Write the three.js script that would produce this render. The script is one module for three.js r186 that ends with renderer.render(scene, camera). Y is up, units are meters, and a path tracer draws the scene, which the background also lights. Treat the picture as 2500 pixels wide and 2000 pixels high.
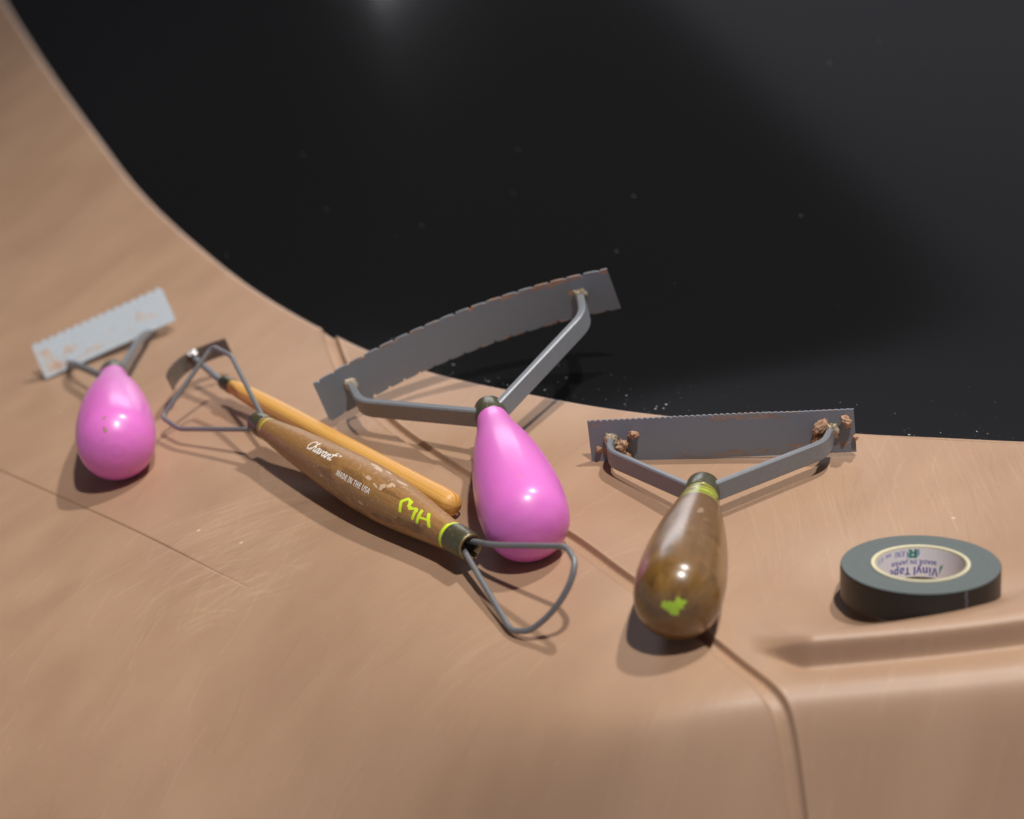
import * as THREE from 'three';
import { mergeGeometries, mergeVertices } from 'three/addons/utils/BufferGeometryUtils.js';
import { RectAreaLightUniformsLib } from 'three/addons/lights/RectAreaLightUniformsLib.js';

// ---------------------------------------------------------------- camera, light, exposure
const scene = new THREE.Scene();
const camera = new THREE.PerspectiveCamera(22, 1.25, 0.02, 30);
const PITCH = THREE.MathUtils.degToRad(26), DIST = 0.82;
camera.position.set(0, DIST * Math.sin(PITCH), DIST * Math.cos(PITCH));
camera.lookAt(0, 0, 0);
camera.focus = 0.755;
camera.userData.fStop = 7.5;
const renderer = new THREE.WebGLRenderer({ antialias: true });
renderer.toneMapping = THREE.LinearToneMapping;
renderer.toneMappingExposure = 1;
renderer.shadowMap.enabled = true;
RectAreaLightUniformsLib.init();
scene.background = new THREE.Color().setRGB(0.285, 0.282, 0.33);      // even, dim light of the hall

const M = {};
const std = (o) => new THREE.MeshPhysicalMaterial(o);
const rgb = (r, g, b) => new THREE.Color().setRGB(r, g, b);
function put(mesh, parent) { mesh.castShadow = mesh.receiveShadow = true; parent.add(mesh); return mesh; }
function part(name, geo, mat, parent, label) {
  const m = put(new THREE.Mesh(geo, mat), parent); m.name = name;
  if (label) m.userData.label = label;
  return m;
}
function tag(o, name, label, category, group, kind) {
  o.name = name; o.userData.label = label;
  if (category) o.userData.category = category;
  if (group) o.userData.group = group;
  if (kind) o.userData.kind = kind;
  return o;
}
// overhead exhibition spots, out of the frame: shade, glowing face, and the light of the same size just in front of it
function spotLamp(name, label, dir, dist, aim, cone, cd, color, size) {
  const g = new THREE.Group(); scene.add(g);
  tag(g, name, label, 'spotlight', 'overhead exhibition spotlights');
  g.position.set(...dir).normalize().multiplyScalar(dist);
  const d = g.position.clone().sub(new THREE.Vector3(...aim)).normalize();
  g.quaternion.setFromUnitVectors(new THREE.Vector3(0, 1, 0), d);
  const shade = [[size * 1.15, -0.01], [size * 1.2, -0.012], [size * 1.2, 0.11], [size * 0.6, 0.14], [0.001, 0.142]].map((p) => new THREE.Vector2(...p));
  part('lamp_shade', new THREE.LatheGeometry(shade, 40), M.lampBlack, g);
  part('lamp_face', new THREE.CircleGeometry(size, 40).rotateX(Math.PI / 2), std({ color: 0x000000, emissive: new THREE.Color(...color), emissiveIntensity: 40, side: THREE.DoubleSide }), g);
  const l = new THREE.SpotLight(new THREE.Color(...color), cd, 0, THREE.MathUtils.degToRad(cone), 1, 2);
  l.position.set(0, -0.015, 0); l.target.position.set(0, -1, 0); l.shadow.radius = size / 0.02; l.castShadow = true;
  g.add(l, l.target);
}
M.lampBlack = std({ color: rgb(0.02, 0.02, 0.02), roughness: 0.6 });
spotLamp('ceiling_spotlight', 'black overhead spotlight hanging just in front of the tools', [0.10, 1, 0.30], 2.3, [0.03, 0, -0.05], 16, 12.4, [1, 0.965, 0.92], 0.05);
spotLamp('ceiling_spotlight_001', 'black overhead spotlight hanging behind and right of the tools', [0.26, 1, -0.24], 2.4, [0.02, 0, -0.22], 25, 11.8, [1, 0.97, 0.93], 0.05);
{ // lit panel low on the far side of the hall: the streak on the handle necks and the faint long shadows come from it
  const g = new THREE.Group(); scene.add(g); tag(g, 'light_panel', 'bluish white light panel standing far behind the glass', 'light panel');
  g.position.set(-0.30, 0.86, -3.0); g.lookAt(0, 0.1, 0);
  part('panel_frame', new THREE.BoxGeometry(1.3, 0.62, 0.04).translate(0, 0, -0.03), M.lampBlack, g);
  part('panel_face', new THREE.PlaneGeometry(1.2, 0.52), std({ color: 0x000000, emissive: rgb(0.86, 0.9, 1), emissiveIntensity: 1 }), g);
  const l = new THREE.RectAreaLight(rgb(0.95, 0.95, 1), 3.4, 1.2, 0.52); l.position.set(0, 0, 0.01); l.rotation.y = Math.PI; g.add(l);
}
{ // dark hall ceiling; the glass mirrors its far edge
  const sh = new THREE.Shape([[-16, 11.6], [-9, 11.6], [3.5, -0.7], [3.5, -4], [-16, -4]].map((p) => new THREE.Vector2(...p)));
  const m = put(new THREE.Mesh(new THREE.ExtrudeGeometry(sh, { depth: 0.06, bevelEnabled: false }).rotateX(-Math.PI / 2).translate(0, 2.6, 0), std({ color: rgb(0.10, 0.10, 0.10), roughness: 0.9 })), scene);
  tag(m, 'ceiling', 'dark hall ceiling above the tools', null, null, 'structure');
  const w = put(new THREE.Mesh(new THREE.ExtrudeGeometry(new THREE.Shape([[-13, -1], [-4.0, -1], [1.6, 9], [-13, 9]].map((p) => new THREE.Vector2(...p))), { depth: 0.1, bevelEnabled: false }).translate(0, 0, -8.5), m.material), scene);        // and its far left wall
  tag(w, 'wall_back', 'dark hall wall far behind the glass', null, null, 'structure');
}
// ---------------------------------------------------------------- helpers
let seed = 20240611;
const rnd = () => { seed = (seed * 1664525 + 1013904223) >>> 0; return seed / 4294967296; };
const rr = (a, b) => a + (b - a) * rnd();
const clamp = (x, a, b) => Math.min(b, Math.max(a, x));
const ss = (a, b, x) => { const t = clamp((x - a) / (b - a), 0, 1); return t * t * (3 - 2 * t); };
const sp = (t) => t > 30 ? t : Math.log1p(Math.exp(t));
const hash = (i, j, k) => { let h = (i * 374761393 + j * 668265263 + k * 2147483647) | 0; h = Math.imul(h ^ (h >>> 13), 1274126177); return ((h ^ (h >>> 16)) >>> 0) / 4294967296; };
function vnoise(x, y, k = 0) {
  const i = Math.floor(x), j = Math.floor(y), fx = x - i, fy = y - j, u = fx * fx * (3 - 2 * fx), v = fy * fy * (3 - 2 * fy);
  return (hash(i, j, k) * (1 - u) + hash(i + 1, j, k) * u) * (1 - v) + (hash(i, j + 1, k) * (1 - u) + hash(i + 1, j + 1, k) * u) * v;
}
const fbm = (x, y, k, n = 4) => { let s = 0, a = 0.5; for (let i = 0; i < n; i++) { s += a * vnoise(x, y, k + i); x *= 2.03; y *= 2.03; a *= 0.5; } return s; };
function canvas(w, h, draw, srgb = true) {
  const c = document.createElement('canvas'); c.width = w; c.height = h;
  draw(c.getContext('2d'), w, h);
  const t = new THREE.CanvasTexture(c); if (srgb) t.colorSpace = THREE.SRGBColorSpace;
  t.magFilter = THREE.LinearFilter; t.wrapS = t.wrapT = THREE.RepeatWrapping; t.anisotropy = 8;
  return t;
}
function stroke(c, pts, w, style, alpha = 1) {
  c.globalAlpha = alpha; c.strokeStyle = style; c.lineWidth = w; c.lineCap = 'round'; c.lineJoin = 'round';
  c.beginPath(); pts.forEach(([x, y], i) => i ? c.lineTo(x, y) : c.moveTo(x, y)); c.stroke(); c.globalAlpha = 1;
}
function blob(c, x, y, rx, ry, style, alpha = 1, turn = 0, n = 14) {          // ragged patch
  c.globalAlpha = alpha; c.fillStyle = style; c.beginPath();
  for (let i = 0; i < n; i++) {
    const a = i / n * Math.PI * 2, k = rr(0.55, 1.15), px = Math.cos(a) * rx * k, py = Math.sin(a) * ry * k;
    const X = x + px * Math.cos(turn) - py * Math.sin(turn), Y = y + px * Math.sin(turn) + py * Math.cos(turn);
    i ? c.lineTo(X, Y) : c.moveTo(X, Y);
  }
  c.closePath(); c.fill(); c.globalAlpha = 1;
}
// surface of revolution along z: u along the axis, v around it (v = 0.5 is the top)
function revolve(profile, seg = 64, fine = 0, byArc = false) {
  let pr = profile;
  if (fine) {
    const c = new THREE.CatmullRomCurve3(profile.map(([z, r]) => new THREE.Vector3(z, r, 0)), false, 'centripetal');
    pr = c.getPoints(fine).map((p) => [p.x, Math.max(0, p.y)]);
  }
  const z0 = Math.min(...pr.map((p) => p[0])), z1 = Math.max(...pr.map((p) => p[0]));
  const pos = [], uv = [], idx = [], n = pr.length, arc = [0];
  for (let i = 1; i < n; i++) arc.push(arc[i - 1] + Math.hypot(pr[i][0] - pr[i - 1][0], pr[i][1] - pr[i - 1][1]));
  for (let i = 0; i < n; i++) for (let j = 0; j <= seg; j++) {
    const a = (j / seg - 0.5) * 2 * Math.PI, [z, r] = pr[i];
    pos.push(r * Math.sin(a), r * Math.cos(a), z); uv.push(byArc ? arc[i] / arc[n - 1] : (z - z0) / (z1 - z0), j / seg);
  }
  for (let i = 0; i < n - 1; i++) for (let j = 0; j < seg; j++) {
    const a = i * (seg + 1) + j, b = a + seg + 1;
    idx.push(a, b, a + 1, b, b + 1, a + 1);
  }
  const g = new THREE.BufferGeometry();
  g.setAttribute('position', new THREE.Float32BufferAttribute(pos, 3)); g.setAttribute('uv', new THREE.Float32BufferAttribute(uv, 2)); g.setIndex(idx);
  g.computeVertexNormals();
  const nm = g.attributes.normal;                              // weld the seam
  for (let i = 0; i < n; i++) { const a = i * (seg + 1), b = a + seg, v = new THREE.Vector3(nm.getX(a) + nm.getX(b), nm.getY(a) + nm.getY(b), nm.getZ(a) + nm.getZ(b)).normalize(); nm.setXYZ(a, v.x, v.y, v.z); nm.setXYZ(b, v.x, v.y, v.z); }
  return g;
}
function tube(pts, r, seg = 90, tension = 0.5, closed = false) {
  const c = new THREE.CatmullRomCurve3(pts.map((p) => new THREE.Vector3(...p)), closed, 'catmullrom', tension);
  return new THREE.TubeGeometry(c, seg, r, 10, closed);
}
// polyline with rounded corners
function fillet(pts, r) {
  const out = [pts[0]];
  for (let i = 1; i < pts.length - 1; i++) {
    const P = new THREE.Vector3(...pts[i]), A = new THREE.Vector3(...pts[i - 1]).sub(P), B = new THREE.Vector3(...pts[i + 1]).sub(P);
    const k = Math.min(r, A.length() * 0.45, B.length() * 0.45); A.setLength(k); B.setLength(k);
    for (let j = 0; j <= 5; j++) { const t = j / 5; out.push(P.clone().addScaledVector(A, (1 - t) * (1 - t)).addScaledVector(B, t * t).toArray()); }
  }
  out.push(pts[pts.length - 1]);
  return out;
}
function rod(pts, r, sides = 10) {                              // round rod through the given points, without smoothing
  const cp = new THREE.CurvePath(), V = pts.map((p) => new THREE.Vector3(...p));
  for (let i = 0; i < V.length - 1; i++) cp.add(new THREE.LineCurve3(V[i], V[i + 1]));
  const pos = [], idx = [];
  let side = null;
  V.forEach((p, i) => {
    const t = new THREE.Vector3().subVectors(V[Math.min(V.length - 1, i + 1)], V[Math.max(0, i - 1)]).normalize();
    if (!side) side = Math.abs(t.y) < 0.9 ? new THREE.Vector3(0, 1, 0) : new THREE.Vector3(1, 0, 0);
    side = side.clone().addScaledVector(t, -side.dot(t)).normalize();
    const b = new THREE.Vector3().crossVectors(t, side), R = Array.isArray(r) ? r[i] : r;
    for (let k = 0; k < sides; k++) { const a = k / sides * 2 * Math.PI; const q = p.clone().addScaledVector(side, Math.cos(a) * R).addScaledVector(b, Math.sin(a) * R); pos.push(q.x, q.y, q.z); }
  });
  for (let i = 0; i < V.length - 1; i++) for (let k = 0; k < sides; k++) {
    const a = i * sides + k, b = i * sides + (k + 1) % sides; idx.push(a, b, a + sides, b, b + sides, a + sides);
  }
  for (const [o, f] of [[0, 1], [(V.length - 1) * sides, 0]]) for (let k = 1; k < sides - 1; k++) f ? idx.push(o, o + k + 1, o + k) : idx.push(o, o + k, o + k + 1);
  const g = new THREE.BufferGeometry(); g.setAttribute('position', new THREE.Float32BufferAttribute(pos, 3)); g.setIndex(idx);
  g.setAttribute('uv', new THREE.Float32BufferAttribute(new Array(pos.length / 3 * 2).fill(0).map((_, i) => i % 2 ? (i >> 1) % sides / sides : Math.floor((i >> 1) / sides) / V.length), 2));
  g.computeVertexNormals(); return g;
}

// ---------------------------------------------------------------- the modelled car body: clay cowl, lip, shut line, glass
function base(x, z) {
  let y = 0.08 * x - 0.24 * 0.06 * sp(-(x + 0.05) / 0.06);
  const q = -(z + 0.055 - 0.7 * x + 0.2 * Math.sqrt(x * x + 0.0004));
  y += 0.15 * 0.03 * sp(q / 0.03);
  y -= 0.9 * Math.max(0, z - 0.07) ** 2 * (1 - ss(-0.03, 0.07, x));
  return y + 0.003;
}
function body(x, z) {
  let y = base(x, z);
  const k = ss(-0.11, 0.045, x) ** 0.8, zc = 0.2085 - 0.03 * (x - 0.1) - 0.055 * (1 - k), w = 0.042 + (0.0028 - 0.042) * k, s = 0.95 + (1.7 - 0.95) * k;
  y -= s * w * sp((z - zc) / w);
  // lip: rises softly from behind, rounds over and drops down a short steep face; the tape lies in the hollow behind it
  if (x > 0.06 && z > 0.1) {
    const f = ss(0.073, 0.092, x), d0 = z - (0.1918 - 0.06 * (x - 0.118) - 0.012 * (1 - f)), m = ss(-0.022, -0.001, d0), A = 0.0098 * (f * m + ss(0.07, 0.15, x) * (1 - m));
    const p = (d) => d < -0.006 ? Math.exp(-(((d + 0.006) / 0.023) ** 2)) : d < 0 ? 1 - 0.2 * ((d + 0.006) / 0.006) ** 2 : 0.8 * (1 - clamp(d / 0.0026, 0, 1)) ** 1.3;
    y += A * (d0 < -0.003 || d0 > 0.005 ? p(d0) : (p(d0 - 0.0008) + 2 * p(d0 - 0.0004) + 3 * p(d0) + 2 * p(d0 + 0.0004) + p(d0 + 0.0008)) / 9);
  }
  y -= 0.0100 * Math.exp(-(((x - 0.128) / 0.050) ** 2) - ((z - 0.150) / 0.034) ** 2);
  return y;
}
const smoothLine = (pts, n) => new THREE.CatmullRomCurve3(pts.map(([x, z]) => new THREE.Vector3(x, 0, z)), false, 'centripetal').getSpacedPoints(n).map((p) => [p.x, p.z]);
const GLASS_EDGE = smoothLine([[-0.60, -1.4], [-0.4454, -0.979], [-0.3976, -0.8529], [-0.3581, -0.745], [-0.3038, -0.6007], [-0.2455, -0.4526], [-0.2002, -0.3416], [-0.1534, -0.2429], [-0.1174, -0.174], [-0.0813, -0.1144], [-0.0496, -0.07], [-0.0229, -0.0417], [0.0042, -0.0192], [0.0317, 0.0006], [0.0583, 0.0155], [0.0926, 0.0312], [0.1259, 0.0446], [0.1587, 0.0547], [0.1836, 0.0621], [0.2142, 0.0701], [0.30, 0.092], [0.5, 0.13]], 480);
const SHUT_LINE = smoothLine([[-0.0835, -0.1242], [-0.0813, -0.1144], [-0.0774, -0.0962], [-0.0714, -0.0703], [-0.0596, -0.036], [-0.0463, -0.0051], [-0.0323, 0.0204], [-0.0136, 0.0517], [0.0037, 0.0785], [0.02, 0.1018], [0.0352, 0.1279], [0.0495, 0.1514], [0.0601, 0.1716], [0.07, 0.1919], [0.0767, 0.2042], [0.0805, 0.2108], [0.0826, 0.2167], [0.0839, 0.2219], [0.0853, 0.228], [0.0862, 0.2333], [0.09, 0.26], [0.096, 0.34]], 260);
const SCRIBE = smoothLine([[-0.30, -0.158], [-0.2349, -0.077], [-0.2172, -0.0551], [-0.1766, -0.0057], [-0.1406, 0.0368], [-0.1145, 0.0671], [-0.0944, 0.0891]], 80);
const EDGE_LINE = smoothLine([[0.112, 0.0408], [0.1256, 0.0472], [0.1419, 0.0532], [0.158, 0.0585], [0.1829, 0.0658], [0.2056, 0.0719], [0.30, 0.096]], 60);
function lineDist(x, z, L, from = 0, to = L.length - 1) {        // [distance, side, parameter]
  let best = 1e9, side = 1, par = 0;
  for (let i = from; i < to; i++) {
    const [ax, az] = L[i], [bx, bz] = L[i + 1], dx = bx - ax, dz = bz - az, l2 = dx * dx + dz * dz;
    const t = clamp(((x - ax) * dx + (z - az) * dz) / l2, 0, 1), ex = x - ax - t * dx, ez = z - az - t * dz, d = ex * ex + ez * ez;
    if (d < best) { best = d; side = dx * (z - az) - dz * (x - ax) > 0 ? 1 : -1; par = i + t; }
  }
  return [Math.sqrt(best), side, par];
}
{
  const CELL = 0.004, X0 = -0.66, X1 = 0.40, Z0 = -1.2, Z1 = 0.32;
  const pos = [], nor = [], uv = [], idx = [];
  const lines = [[SHUT_LINE, 0.0045], [SCRIBE, 0.002], [EDGE_LINE, 0.002]];
  const near = (L, x, z, r) => { let a = 1e9, b = -1; for (let i = 0; i < L.length; i++) { const d = (L[i][0] - x) ** 2 + (L[i][1] - z) ** 2; if (d < r * r) { a = Math.min(a, i); b = i; } } return b < 0 ? null : [Math.max(0, a - 1), Math.min(L.length - 1, b + 1)]; };
  for (let cz = Z0; cz < Z1 - 1e-6; cz += CELL) for (let cx = X0; cx < X1 - 1e-6; cx += CELL) {
    const mx = cx + CELL / 2, mz = cz + CELL / 2;
    const eb = near(GLASS_EDGE, mx, mz, 0.014);
    if (!eb) { if (lineDist(mx, mz, GLASS_EDGE)[1] < 0) continue; }
    const sg = near(SHUT_LINE, mx, mz, 0.009), sc = near(SCRIBE, mx, mz, 0.007), el = near(EDGE_LINE, mx, mz, 0.007);
    const fine = cx > -0.06 && cz > 0.15, n = sg || sc || el ? 16 : eb ? 8 : cx > 0.06 && cz > 0.17 && cz < 0.205 ? 12 : fine ? 5 : cz > -0.2 ? 2 : 1;
    const sOf = (x, z) => { if (!eb) return 1; const [d, s] = lineDist(x, z, GLASS_EDGE, eb[0], eb[1]); return d * s; };
    const H = (x, z) => {
      let y = body(x, z);
      if (sg) { const [d, , p] = lineDist(x, z, SHUT_LINE, sg[0], sg[1]), w = 0.0025, e = ss(0, 14, p); if (d < w) { const t = d / w; y -= (0.0010 + 0.0013 * e) * (1 - t ** 7); } y += 0.00018 * Math.exp(-(((d - 0.0027) / 0.0007) ** 2)); }
      if (sc) { const [d, , p] = lineDist(x, z, SCRIBE, sc[0], sc[1]), w = 0.00055; if (d < w) y -= 0.0007 * (1 - (d / w) ** 2) * (1 - ss(66, 79, p) * 0.8); }
      if (el) { const [d] = lineDist(x, z, EDGE_LINE, el[0], el[1]), w = 0.0005; if (d < w) y -= 0.0006 * (1 - (d / w) ** 2); }
      if (eb) { const s = sOf(x, z), r = 0.0038; if (s < r) y -= s > 0 ? r - Math.sqrt(Math.max(0, r * r - (r - s) ** 2)) : r - s * 3; }
      return y;
    };
    if (eb) { let any = false; for (const [a, b] of [[0, 0], [1, 0], [0, 1], [1, 1]]) if (sOf(cx + a * CELL, cz + b * CELL) > -0.001) any = true; if (!any) continue; }
    const o = pos.length / 3, h = CELL / n, E = Math.min(h * 0.5, 0.0004), keep = [];
    for (let j = 0; j <= n; j++) for (let i = 0; i <= n; i++) {
      const x = cx + i * h, z = cz + j * h, y = H(x, z);
      const dx = (H(x + E, z) - H(x - E, z)) / (2 * E), dz = (H(x, z + E) - H(x, z - E)) / (2 * E), l = Math.hypot(dx, 1, dz);
      pos.push(x, y, z); nor.push(-dx / l, 1 / l, -dz / l); uv.push((x + 0.42) / 0.84, 1 - (z + 0.53) / 0.84);
      keep.push(!eb || sOf(x, z) > -0.0012);
    }
    for (let j = 0; j < n; j++) for (let i = 0; i < n; i++) {
      const a = j * (n + 1) + i; if (!(keep[a] || keep[a + 1] || keep[a + n + 1] || keep[a + n + 2])) continue;
      idx.push(o + a, o + a + n + 1, o + a + 1, o + a + 1, o + a + n + 1, o + a + n + 2);
    }
  }
  const g = new THREE.BufferGeometry();
  g.setAttribute('position', new THREE.Float32BufferAttribute(pos, 3)); g.setAttribute('normal', new THREE.Float32BufferAttribute(nor, 3)); g.setAttribute('uv', new THREE.Float32BufferAttribute(uv, 2)); g.setIndex(idx);
  console.log('clay triangles', idx.length / 3);

  // scraper marks: fine lighter and darker strokes (colour) and their relief
  const S = 2048, px = (x) => (x + 0.42) / 0.84 * S, pz = (z) => (z + 0.53) / 0.84 * S, mm = S / 840;
  const strokes = [];
  const arc = (cx, cz, r, a0, a1, j) => { const p = []; for (let i = 0; i <= 10; i++) { const a = a0 + (a1 - a0) * i / 10; p.push([px(cx + Math.cos(a) * (r + j * i)), pz(cz + Math.sin(a) * (r + j * i))]); } return p; };
  for (let i = 0; i < 5200; i++) {                                  // everywhere: short straight passes of the scraper, in bundles of one direction
    const x = rr(-0.42, 0.42), z = rr(-0.53, 0.31), dirA = -1.0 + 1.5 * (vnoise(x * 9 + 4, z * 9, 3) - 0.5) + rr(-0.12, 0.12), len = rr(0.006, 0.03), b = rr(-0.4, 0.4), p = [];
    for (let k = 0; k <= 8; k++) { const t = k / 8 - 0.5; p.push([px(x + Math.cos(dirA + b * t) * len * t), pz(z + Math.sin(dirA + b * t) * len * t)]); }
    strokes.push([p, rr(0.3, 1.3) * mm, rnd() < 0.55, rr(0.02, 0.075)]);
  }
  for (let i = 0; i < 190; i++) {                                   // the swirl of arcs left of the brown tool
    const r = rr(0.02, 0.085), a = rr(-2.5, -1.7);
    strokes.push([arc(-0.085 + rr(-0.02, 0.02), 0.115 + rr(-0.015, 0.015), r, a, a + rr(0.15, 0.6), rr(-0.0007, 0.0007)), rr(0.3, 1.6) * mm, rnd() < 0.7, rr(0.03, 0.10)]);
  }
  for (let i = 0; i < 420; i++) {                                   // upright passes at the right, behind the tape
    const x = rr(0.08, 0.22), z = rr(0.04, 0.14), l = rr(0.008, 0.03), s = rr(-0.1, 0.15);
    strokes.push([[[px(x), pz(z - l / 2)], [px(x + s * l), pz(z + l / 2)]], rr(0.2, 0.6) * mm, rnd() < 0.6, rr(0.04, 0.10)]);
  }
  const colour = canvas(S, S, (c) => {
    c.fillStyle = '#a8876d'; c.fillRect(0, 0, S, S);
    const N = 256, im = document.createElement('canvas'); im.width = im.height = N; const q = im.getContext('2d');
    for (let j = 0; j < N; j++) for (let i = 0; i < N; i++) {          // patches of slightly different clay
      const f = fbm((i * 0.8 + j * 0.6) / 5, (j * 0.8 - i * 0.6) / 10, 11, 4) - 0.47 + 0.5 * (fbm(i / 50, j / 50, 31, 2) - 0.37);
      q.globalAlpha = Math.min(0.28, Math.abs(f) * 0.75); q.fillStyle = f > 0 ? '#c3a085' : '#8c6b55'; q.fillRect(i, j, 1, 1);
    }
    c.globalAlpha = 1; c.imageSmoothingEnabled = true; c.drawImage(im, 0, 0, S, S);
    for (const [p, w, lightOne, al] of strokes) stroke(c, p, w, lightOne ? '#d0b195' : '#745541', lightOne ? al * 1.3 : al * 0.8);
    for (let i = 0; i < 9000; i++) blob(c, rr(0, S), rr(0, S), rr(0.6, 1.6), rr(0.6, 1.6), rnd() < 0.5 ? '#d2aa88' : '#80583f', rr(0.05, 0.25), 0, 6);
    for (const [x, z] of [[-0.118, 0.044], [-0.05, 0.02], [0.15, 0.11], [-0.2, -0.1], [-0.1, 0.06]]) blob(c, px(x), pz(z), 1.6, 1.2, '#f0d9c2', 0.9, 0, 7);
  });
  const relief = canvas(S, S, (c) => {
    c.fillStyle = '#808080'; c.fillRect(0, 0, S, S);
    for (const [p, w, lightOne, al] of strokes) stroke(c, p, w, lightOne ? '#ffffff' : '#000000', al * 1.4);
    for (let i = 0; i < 14000; i++) blob(c, rr(0, S), rr(0, S), rr(0.6, 2.2), rr(0.6, 2.2), rnd() < 0.5 ? '#ffffff' : '#000000', rr(0.03, 0.14), 0, 6);
  }, false);
  M.clay = std({ map: colour, bumpMap: relief, bumpScale: 0.0005, roughness: 0.45, specularIntensity: 0.85 });
  const m = put(new THREE.Mesh(g, M.clay), scene);
  tag(m, 'clay_surface', 'smooth tan modelling clay body with shut line and lip edge', null, null, 'structure');
  M.clayPlain = std({ color: rgb(0.42, 0.245, 0.15), roughness: 0.75 });

  // glossy black windscreen sheet that runs in under the clay edge
  const gp = [], gi = [], st = 0.006, nx = Math.round(1.5 / st), nz = Math.round(1.8 / st);
  const ok = [];
  for (let j = 0; j <= nz; j++) for (let i = 0; i <= nx; i++) {
    const x = -0.7 + i * st, z = -1.6 + j * st, [d, s] = lineDist(x, z, GLASS_EDGE.filter((_, k) => k % 6 === 0));
    gp.push(x, base(x, z) - 0.0026, z); ok.push(d * s < 0.012);
  }
  for (let j = 0; j < nz; j++) for (let i = 0; i < nx; i++) {
    const a = j * (nx + 1) + i; if (!(ok[a] && ok[a + 1] && ok[a + nx + 1] && ok[a + nx + 2])) continue;
    gi.push(a, a + nx + 1, a + 1, a + 1, a + nx + 1, a + nx + 2);
  }
  const gg = new THREE.BufferGeometry(); gg.setAttribute('position', new THREE.Float32BufferAttribute(gp, 3)); gg.setIndex(gi); gg.computeVertexNormals();
  M.glass = std({ color: rgb(0.0065, 0.0065, 0.0068), roughness: 0.1, ior: 1.36, specularIntensity: 0.66 });
  tag(put(new THREE.Mesh(gg, M.glass), scene), 'windscreen_glass', 'glossy black windscreen sheet behind the clay edge', null, null, 'structure');

  // dust and crumbs lying on the glass, thickest along its lower edge
  const N = 420, dust = new THREE.InstancedMesh(new THREE.IcosahedronGeometry(1, 0), std({ color: rgb(0.33, 0.33, 0.34), roughness: 0.8 }), N), mt = new THREE.Matrix4(), qt = new THREE.Quaternion(), up = new THREE.Vector3(0, 1, 0);
  let k = 0;
  while (k < N) {
    const edge = rnd() < 0.6, t = edge ? rr(330, 440)   : rr(240, 440), [ex, ez] = GLASS_EDGE[Math.floor(t)], off = edge ? 0.0012 + 0.03 * rnd() ** 2.5 : rr(0, 0.5);
    const x = ex + rr(-0.01, 0.01) + (edge ? 0 : rr(-0.05, 0.15)), z = ez - off, [d, s] = lineDist(x, z, GLASS_EDGE.filter((_, i) => i % 4 === 0));
    if (s > 0 || d < 0.0015) continue;
    const r = 0.00007 + 0.00022 * rnd() ** 4 * (edge ? 1.5 : 1);
    qt.setFromAxisAngle(up, rr(0, 6));
    mt.compose(new THREE.Vector3(x, base(x, z) - 0.0026 + r * 0.3, z), qt, new THREE.Vector3(r * rr(0.7, 1.8), r * 0.6, r * rr(0.7, 1.8)));
    dust.setMatrixAt(k++, mt);
  }
  scene.add(dust); tag(dust, 'dust', 'pale dust specks scattered on the black glass', 'dust', null, 'stuff');
}

// ---------------------------------------------------------------- materials of the tools
const steelTex = (dark) => canvas(512, 512, (c, w, h) => {
  c.fillStyle = dark ? '#83868b' : '#8b9197'; c.fillRect(0, 0, w, h);
  for (let i = 0; i < 1600; i++) blob(c, rr(0, w), rr(0, h), rr(1, 9), rr(1, 5), rnd() < 0.5 ? '#5b5d61' : '#94979b', rr(0.04, 0.16), rr(0, 3), 8);
  for (let i = 0; i < 260; i++) { const x = rr(0, w), y = rr(0, h); stroke(c, [[x, y], [x + rr(-40, 40), y + rr(-3, 3)]], rr(0.5, 1.4), rnd() < 0.6 ? '#b2b4b6' : '#4b4c50', rr(0.08, 0.3)); }
});
M.steel = std({ map: steelTex(true), metalness: 0.25, roughness: 0.42 });
M.wire = std({ color: rgb(0.21, 0.21, 0.215), metalness: 0.3, roughness: 0.42 });
M.weld = std({ color: rgb(0.42, 0.34, 0.24), metalness: 0.3, roughness: 0.5 });
M.brass = std({ color: rgb(0.35, 0.26, 0.13), metalness: 0.8, roughness: 0.45 });
M.ferrule = std({ map: canvas(256, 256, (c, w, h) => {
  c.fillStyle = '#57543f'; c.fillRect(0, 0, w, h);
  for (let i = 0; i < 260; i++) blob(c, rr(0, w), rr(0, h), rr(2, 12), rr(2, 9), rnd() < 0.5 ? '#34321f' : '#7d785c', rr(0.12, 0.4), 0, 9);
  for (let i = 0; i < 9; i++) blob(c, rr(0, w), rr(0, h), rr(2, 7), rr(2, 7), '#b99b74', 0.8, 0, 8);
}), metalness: 0.35, roughness: 0.3 });
M.hole = std({ color: rgb(0.01, 0.01, 0.01), roughness: 0.9 });
M.orangeWood = std({ map: canvas(1024, 256, (c, w, h) => {
  c.fillStyle = '#dcaa58'; c.fillRect(0, 0, w, h);
  for (let i = 0; i < 240; i++) { const y = rr(0, h), a = rr(-6, 6), b = rr(0, 6); stroke(c, Array.from({ length: 24 }, (_, k) => [k / 23 * w, y + a * Math.sin(k / 23 * 5 + b)]), rr(0.8, 5), ['#b8762e', '#efc478', '#c98a3a', '#a3662a'][i % 4], rr(0.12, 0.45)); }
  for (let i = 0; i < 18; i++) blob(c, rr(0, w), rr(0, h), rr(1, 3), rr(1, 3), '#6d4220', 0.6, 0, 7);
}), roughness: 0.5, clearcoat: 0.15, clearcoatRoughness: 0.35 });
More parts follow.
